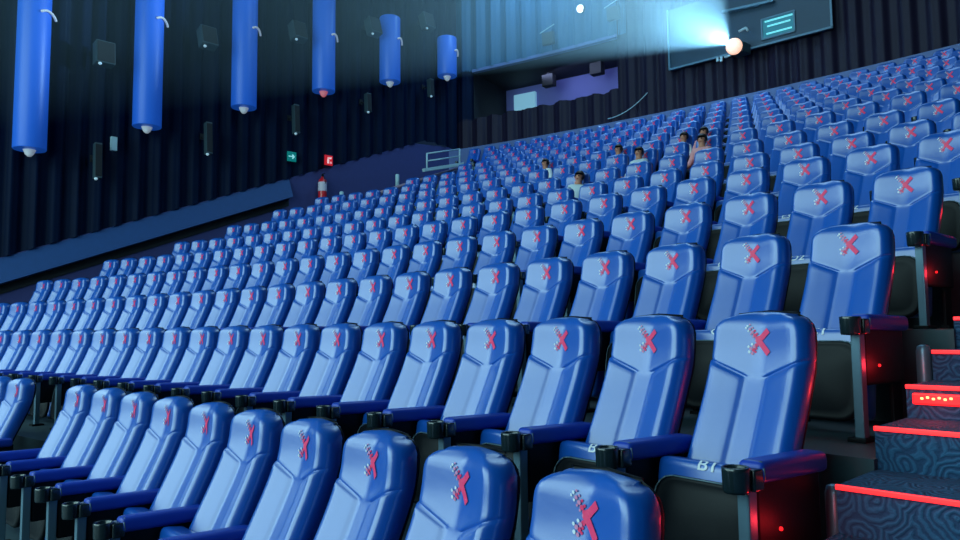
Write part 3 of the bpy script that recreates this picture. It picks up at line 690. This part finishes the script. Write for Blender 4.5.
# ------------------------------------------------------------------ people
def skin_mesh(verts, edges, radii, sub=1):
    me = bpy.data.meshes.new('b'); me.from_pydata(verts, edges, []); o = bpy.data.objects.new('b', me); COL.objects.link(o)
    sk = o.modifiers.new('s', 'SKIN'); sb = o.modifiers.new('u', 'SUBSURF'); sb.levels = sub; sb.render_levels = sub
    for v, r in zip(me.skin_vertices[0].data, radii): v.radius = (r, r) if not isinstance(r, tuple) else r
    me.skin_vertices[0].data[0].use_root = True
    bpy.context.view_layer.update()
    out = bpy.data.meshes.new_from_object(o.evaluated_get(bpy.context.evaluated_depsgraph_get()))
    bpy.data.objects.remove(o)
    for p in out.polygons: p.use_smooth = True
    return out
def person_meshes():
    # seated; origin on the tier below the seat's logo, facing -Y
    V = [(0, -.36, .50), (0, -.33, .66), (0, -.27, .84), (0, -.24, .97), (0, -.235, 1.04), (0, -.235, 1.09), (0, -.245, 1.16), (0, -.245, 1.22)]
    E = [(k, k+1) for k in range(7)]; R = [(.15, .12), (.135, .10), (.155, .10), (.11, .08), .052, .06, .088, .075]
    for s in (-1, 1):
        b = len(V)
        V += [(s*.15, -.245, .965), (s*.215, -.28, .78), (s*.225, -.42, .64), (s*.19, -.60, .625), (s*.17, -.66, .62)]
        E += [(3, b), (b, b+1), (b+1, b+2), (b+2, b+3), (b+3, b+4)]; R += [.055, .045, .038, .028, .032]
        c = b+4
        for q_, (dx, L) in enumerate([(-.026, .055), (-.009, .065), (.008, .06), (.024, .05)]):
            n = len(V); V += [(s*.17+dx, -.66-L*.6, .618), (s*.17+dx, -.66-L, .605)]; E += [(c, n), (n, n+1)]; R += [.010, .008]
        n = len(V); V += [(s*.135, -.66, .628), (s*.125, -.69, .622)]; E += [(c, n), (n, n+1)]; R += [.012, .009]
        b = len(V)
        V += [(s*.10, -.42, .50), (s*.11, -.78, .49), (s*.11, -.80, .28), (s*.11, -.79, .09), (s*.115, -.93, .05)]
        E += [(0, b), (b, b+1), (b+1, b+2), (b+2, b+3), (b+3, b+4)]; R += [.085, .06, .05, .04, .04]
    body = skin_mesh(V, E, R, 1)
    # face on the head: nose, brow, ears by pushing vertices
    for v in body.vertices:
        c = v.co
        if c.z > 1.07:
            dx, dz = c.x, c.z-1.17
            if c.y < -.30 and abs(dx) < .02 and abs(dz+.01) < .035: c.y -= .018
    shirt = skin_mesh([V[0], V[1], V[2], V[3], (0, -.238, 1.02), (.15, -.245, .965), (.215, -.28, .78), (.225, -.40, .66), (-.15, -.245, .965), (-.215, -.28, .78), (-.225, -.40, .66)],
                      [(0, 1), (1, 2), (2, 3), (3, 4), (3, 5), (5, 6), (6, 7), (3, 8), (8, 9), (9, 10)],
                      [(.162, .132), (.147, .112), (.168, .112), (.122, .092), .066, .068, .057, .050, .068, .057, .050], 1)
    tr = skin_mesh([(0, -.36, .50), (.10, -.42, .50), (.11, -.78, .49), (.11, -.80, .28), (.11, -.79, .13), (-.10, -.42, .50), (-.11, -.78, .49), (-.11, -.80, .28), (-.11, -.79, .13)],
                   [(0, 1), (1, 2), (2, 3), (3, 4), (0, 5), (5, 6), (6, 7), (7, 8)], [(.158, .10), .097, .072, .062, .055, .097, .072, .062, .055], 1)
    bm = bmesh.new(); bmesh.ops.create_uvsphere(bm, u_segments=18, v_segments=12, radius=.102)
    for v in list(bm.verts):
        x, y, z = v.co
        v.co = Vector((x*.93, y*1.02+.018, z*1.08))
    bmesh.ops.delete(bm, geom=[v for v in bm.verts if v.co.y < -.048 and v.co.z < .045], context='VERTS')
    for v in bm.verts:
        if v.co.z < -.05: v.co.x *= .8
    bmesh.ops.translate(bm, vec=(0, -.24, 1.185), verts=bm.verts)
    hair = bpy.data.meshes.new('hair'); bm.to_mesh(hair); bm.free()
    for p in hair.polygons: p.use_smooth = True
    bm = bmesh.new()
    for s in (-1, 1):
        r = bmesh.ops.create_uvsphere(bm, u_segments=8, v_segments=6, radius=.013); bmesh.ops.translate(bm, vec=(s*.034, -.325, 1.182), verts=r['verts'])
    eyes = bpy.data.meshes.new('eyes'); bm.to_mesh(eyes); bm.free()
    bm = bmesh.new(); r = bmesh.ops.create_uvsphere(bm, u_segments=10, v_segments=6, radius=.02); bmesh.ops.scale(bm, vec=(1.1, .4, .28), verts=r['verts']); bmesh.ops.translate(bm, vec=(0, -.327, 1.128), verts=r['verts'])
    mouth = bpy.data.meshes.new('mouth'); bm.to_mesh(mouth); bm.free()
    body.materials.clear(); body.materials.append(M['skin'])
    return body, shirt, tr, hair, eyes, mouth
body, shirt, trs, hair, eyes, mouth = person_meshes()
M['lips'] = mat('lips', (.45, .10, .10), .5)
for (j, i), (sh, lb, tw, _) in OPEN.items():
    P, th = row_pt(j, i)
    o = thing('person', lb, 'person', P, -th+tw*.12, 'people sitting in the upper rows'); o.scale = (.84, .84, .84); o.rotation_euler.y = .16 if tw == 1 else 0
    def pt(nm, me, m, par=None):
        me = me if m is None else me.copy() if nm == 'shirt' else me
        if m is not None: me.materials.clear(); me.materials.append(M[m])
        q_ = bpy.data.objects.new(nm, me); COL.objects.link(q_); q_.parent = par or o; return q_
    b = pt('body', body, None); pt('shirt', shirt, sh); pt('trousers', trs, 'trousers'); pt('hair', hair, 'hair'); pt('eyes', eyes, 'hair'); pt('mouth', mouth, 'lips')

# ------------------------------------------------------------------ haze in the projector beam
bm = bmesh.new()
A = PROJ+Vector((0, -.55, 0)); w0, h0 = .10, .07
yb = 1.0; L = A.y-yb
B0, B1 = Vector((A.x-L*.42, yb, A.z-L*.25)), Vector((A.x+L*.46, yb, A.z+L*.52))
near = [A+Vector((-w0, 0, -h0)), A+Vector((w0, 0, -h0)), A+Vector((w0, 0, h0)), A+Vector((-w0, 0, h0))]
far = [B0, Vector((B1.x, yb, B0.z)), B1, Vector((B0.x, yb, B1.z))]
far = [Vector((max(X_L+.2, min(X_R-.1, p.x)), p.y, min(Z_C-.1, p.z))) for p in far]
V = grid(bm, [near, far], True); bm.faces.new(V[0]); bm.faces.new(V[-1][::-1])
mv = bpy.data.materials.new('beam_haze'); mv.use_nodes = True; nt = mv.node_tree
nt.nodes.remove(nt.nodes['Principled BSDF'])
sc = nt.nodes.new('ShaderNodeVolumeScatter'); sc.inputs['Color'].default_value = (.55, .85, 1, 1); sc.inputs['Anisotropy'].default_value = .0
tc = nt.nodes.new('ShaderNodeTexCoord'); sx = nt.nodes.new('ShaderNodeSeparateXYZ'); nt.links.new(tc.outputs['Object'], sx.inputs[0])
mr = nt.nodes.new('ShaderNodeMapRange'); mr.inputs['From Min'].default_value = A.y; mr.inputs['From Max'].default_value = A.y-2.5; mr.inputs['To Min'].default_value = .025; mr.inputs['To Max'].default_value = .055
fo = nt.nodes.new('ShaderNodeMapRange'); fo.inputs['From Min'].default_value = A.y-3; fo.inputs['From Max'].default_value = A.y-13; fo.inputs['To Min'].default_value = 1; fo.inputs['To Max'].default_value = .15; nt.links.new(sx.outputs['Y'], fo.inputs['Value'])
mf = nt.nodes.new('ShaderNodeMath'); mf.operation = 'MULTIPLY'; nt.links.new(fo.outputs['Result'], mf.inputs[1])
nt.links.new(sx.outputs['Y'], mr.inputs['Value'])
nz = nt.nodes.new('ShaderNodeTexNoise'); nz.inputs['Scale'].default_value = .5; nt.links.new(tc.outputs['Object'], nz.inputs['Vector'])
mm = nt.nodes.new('ShaderNodeMath'); mm.operation = 'MULTIPLY'; nt.links.new(mr.outputs['Result'], mf.inputs[0]); nt.links.new(mf.outputs[0], mm.inputs[0])
m2 = nt.nodes.new('ShaderNodeMapRange'); m2.inputs['To Min'].default_value = .6; m2.inputs['To Max'].default_value = 1.4; nt.links.new(nz.outputs['Fac'], m2.inputs['Value']); nt.links.new(m2.outputs['Result'], mm.inputs[1])
nt.links.new(mm.outputs[0], sc.inputs['Density'])
nt.links.new(sc.outputs[0], nt.nodes['Material Output'].inputs['Volume'])
hz = finish('haze', bm, mv); hz['kind'] = 'stuff'; hz['label'] = 'pale blue smoky light beam spreading left from the projector'; hz['category'] = 'haze'
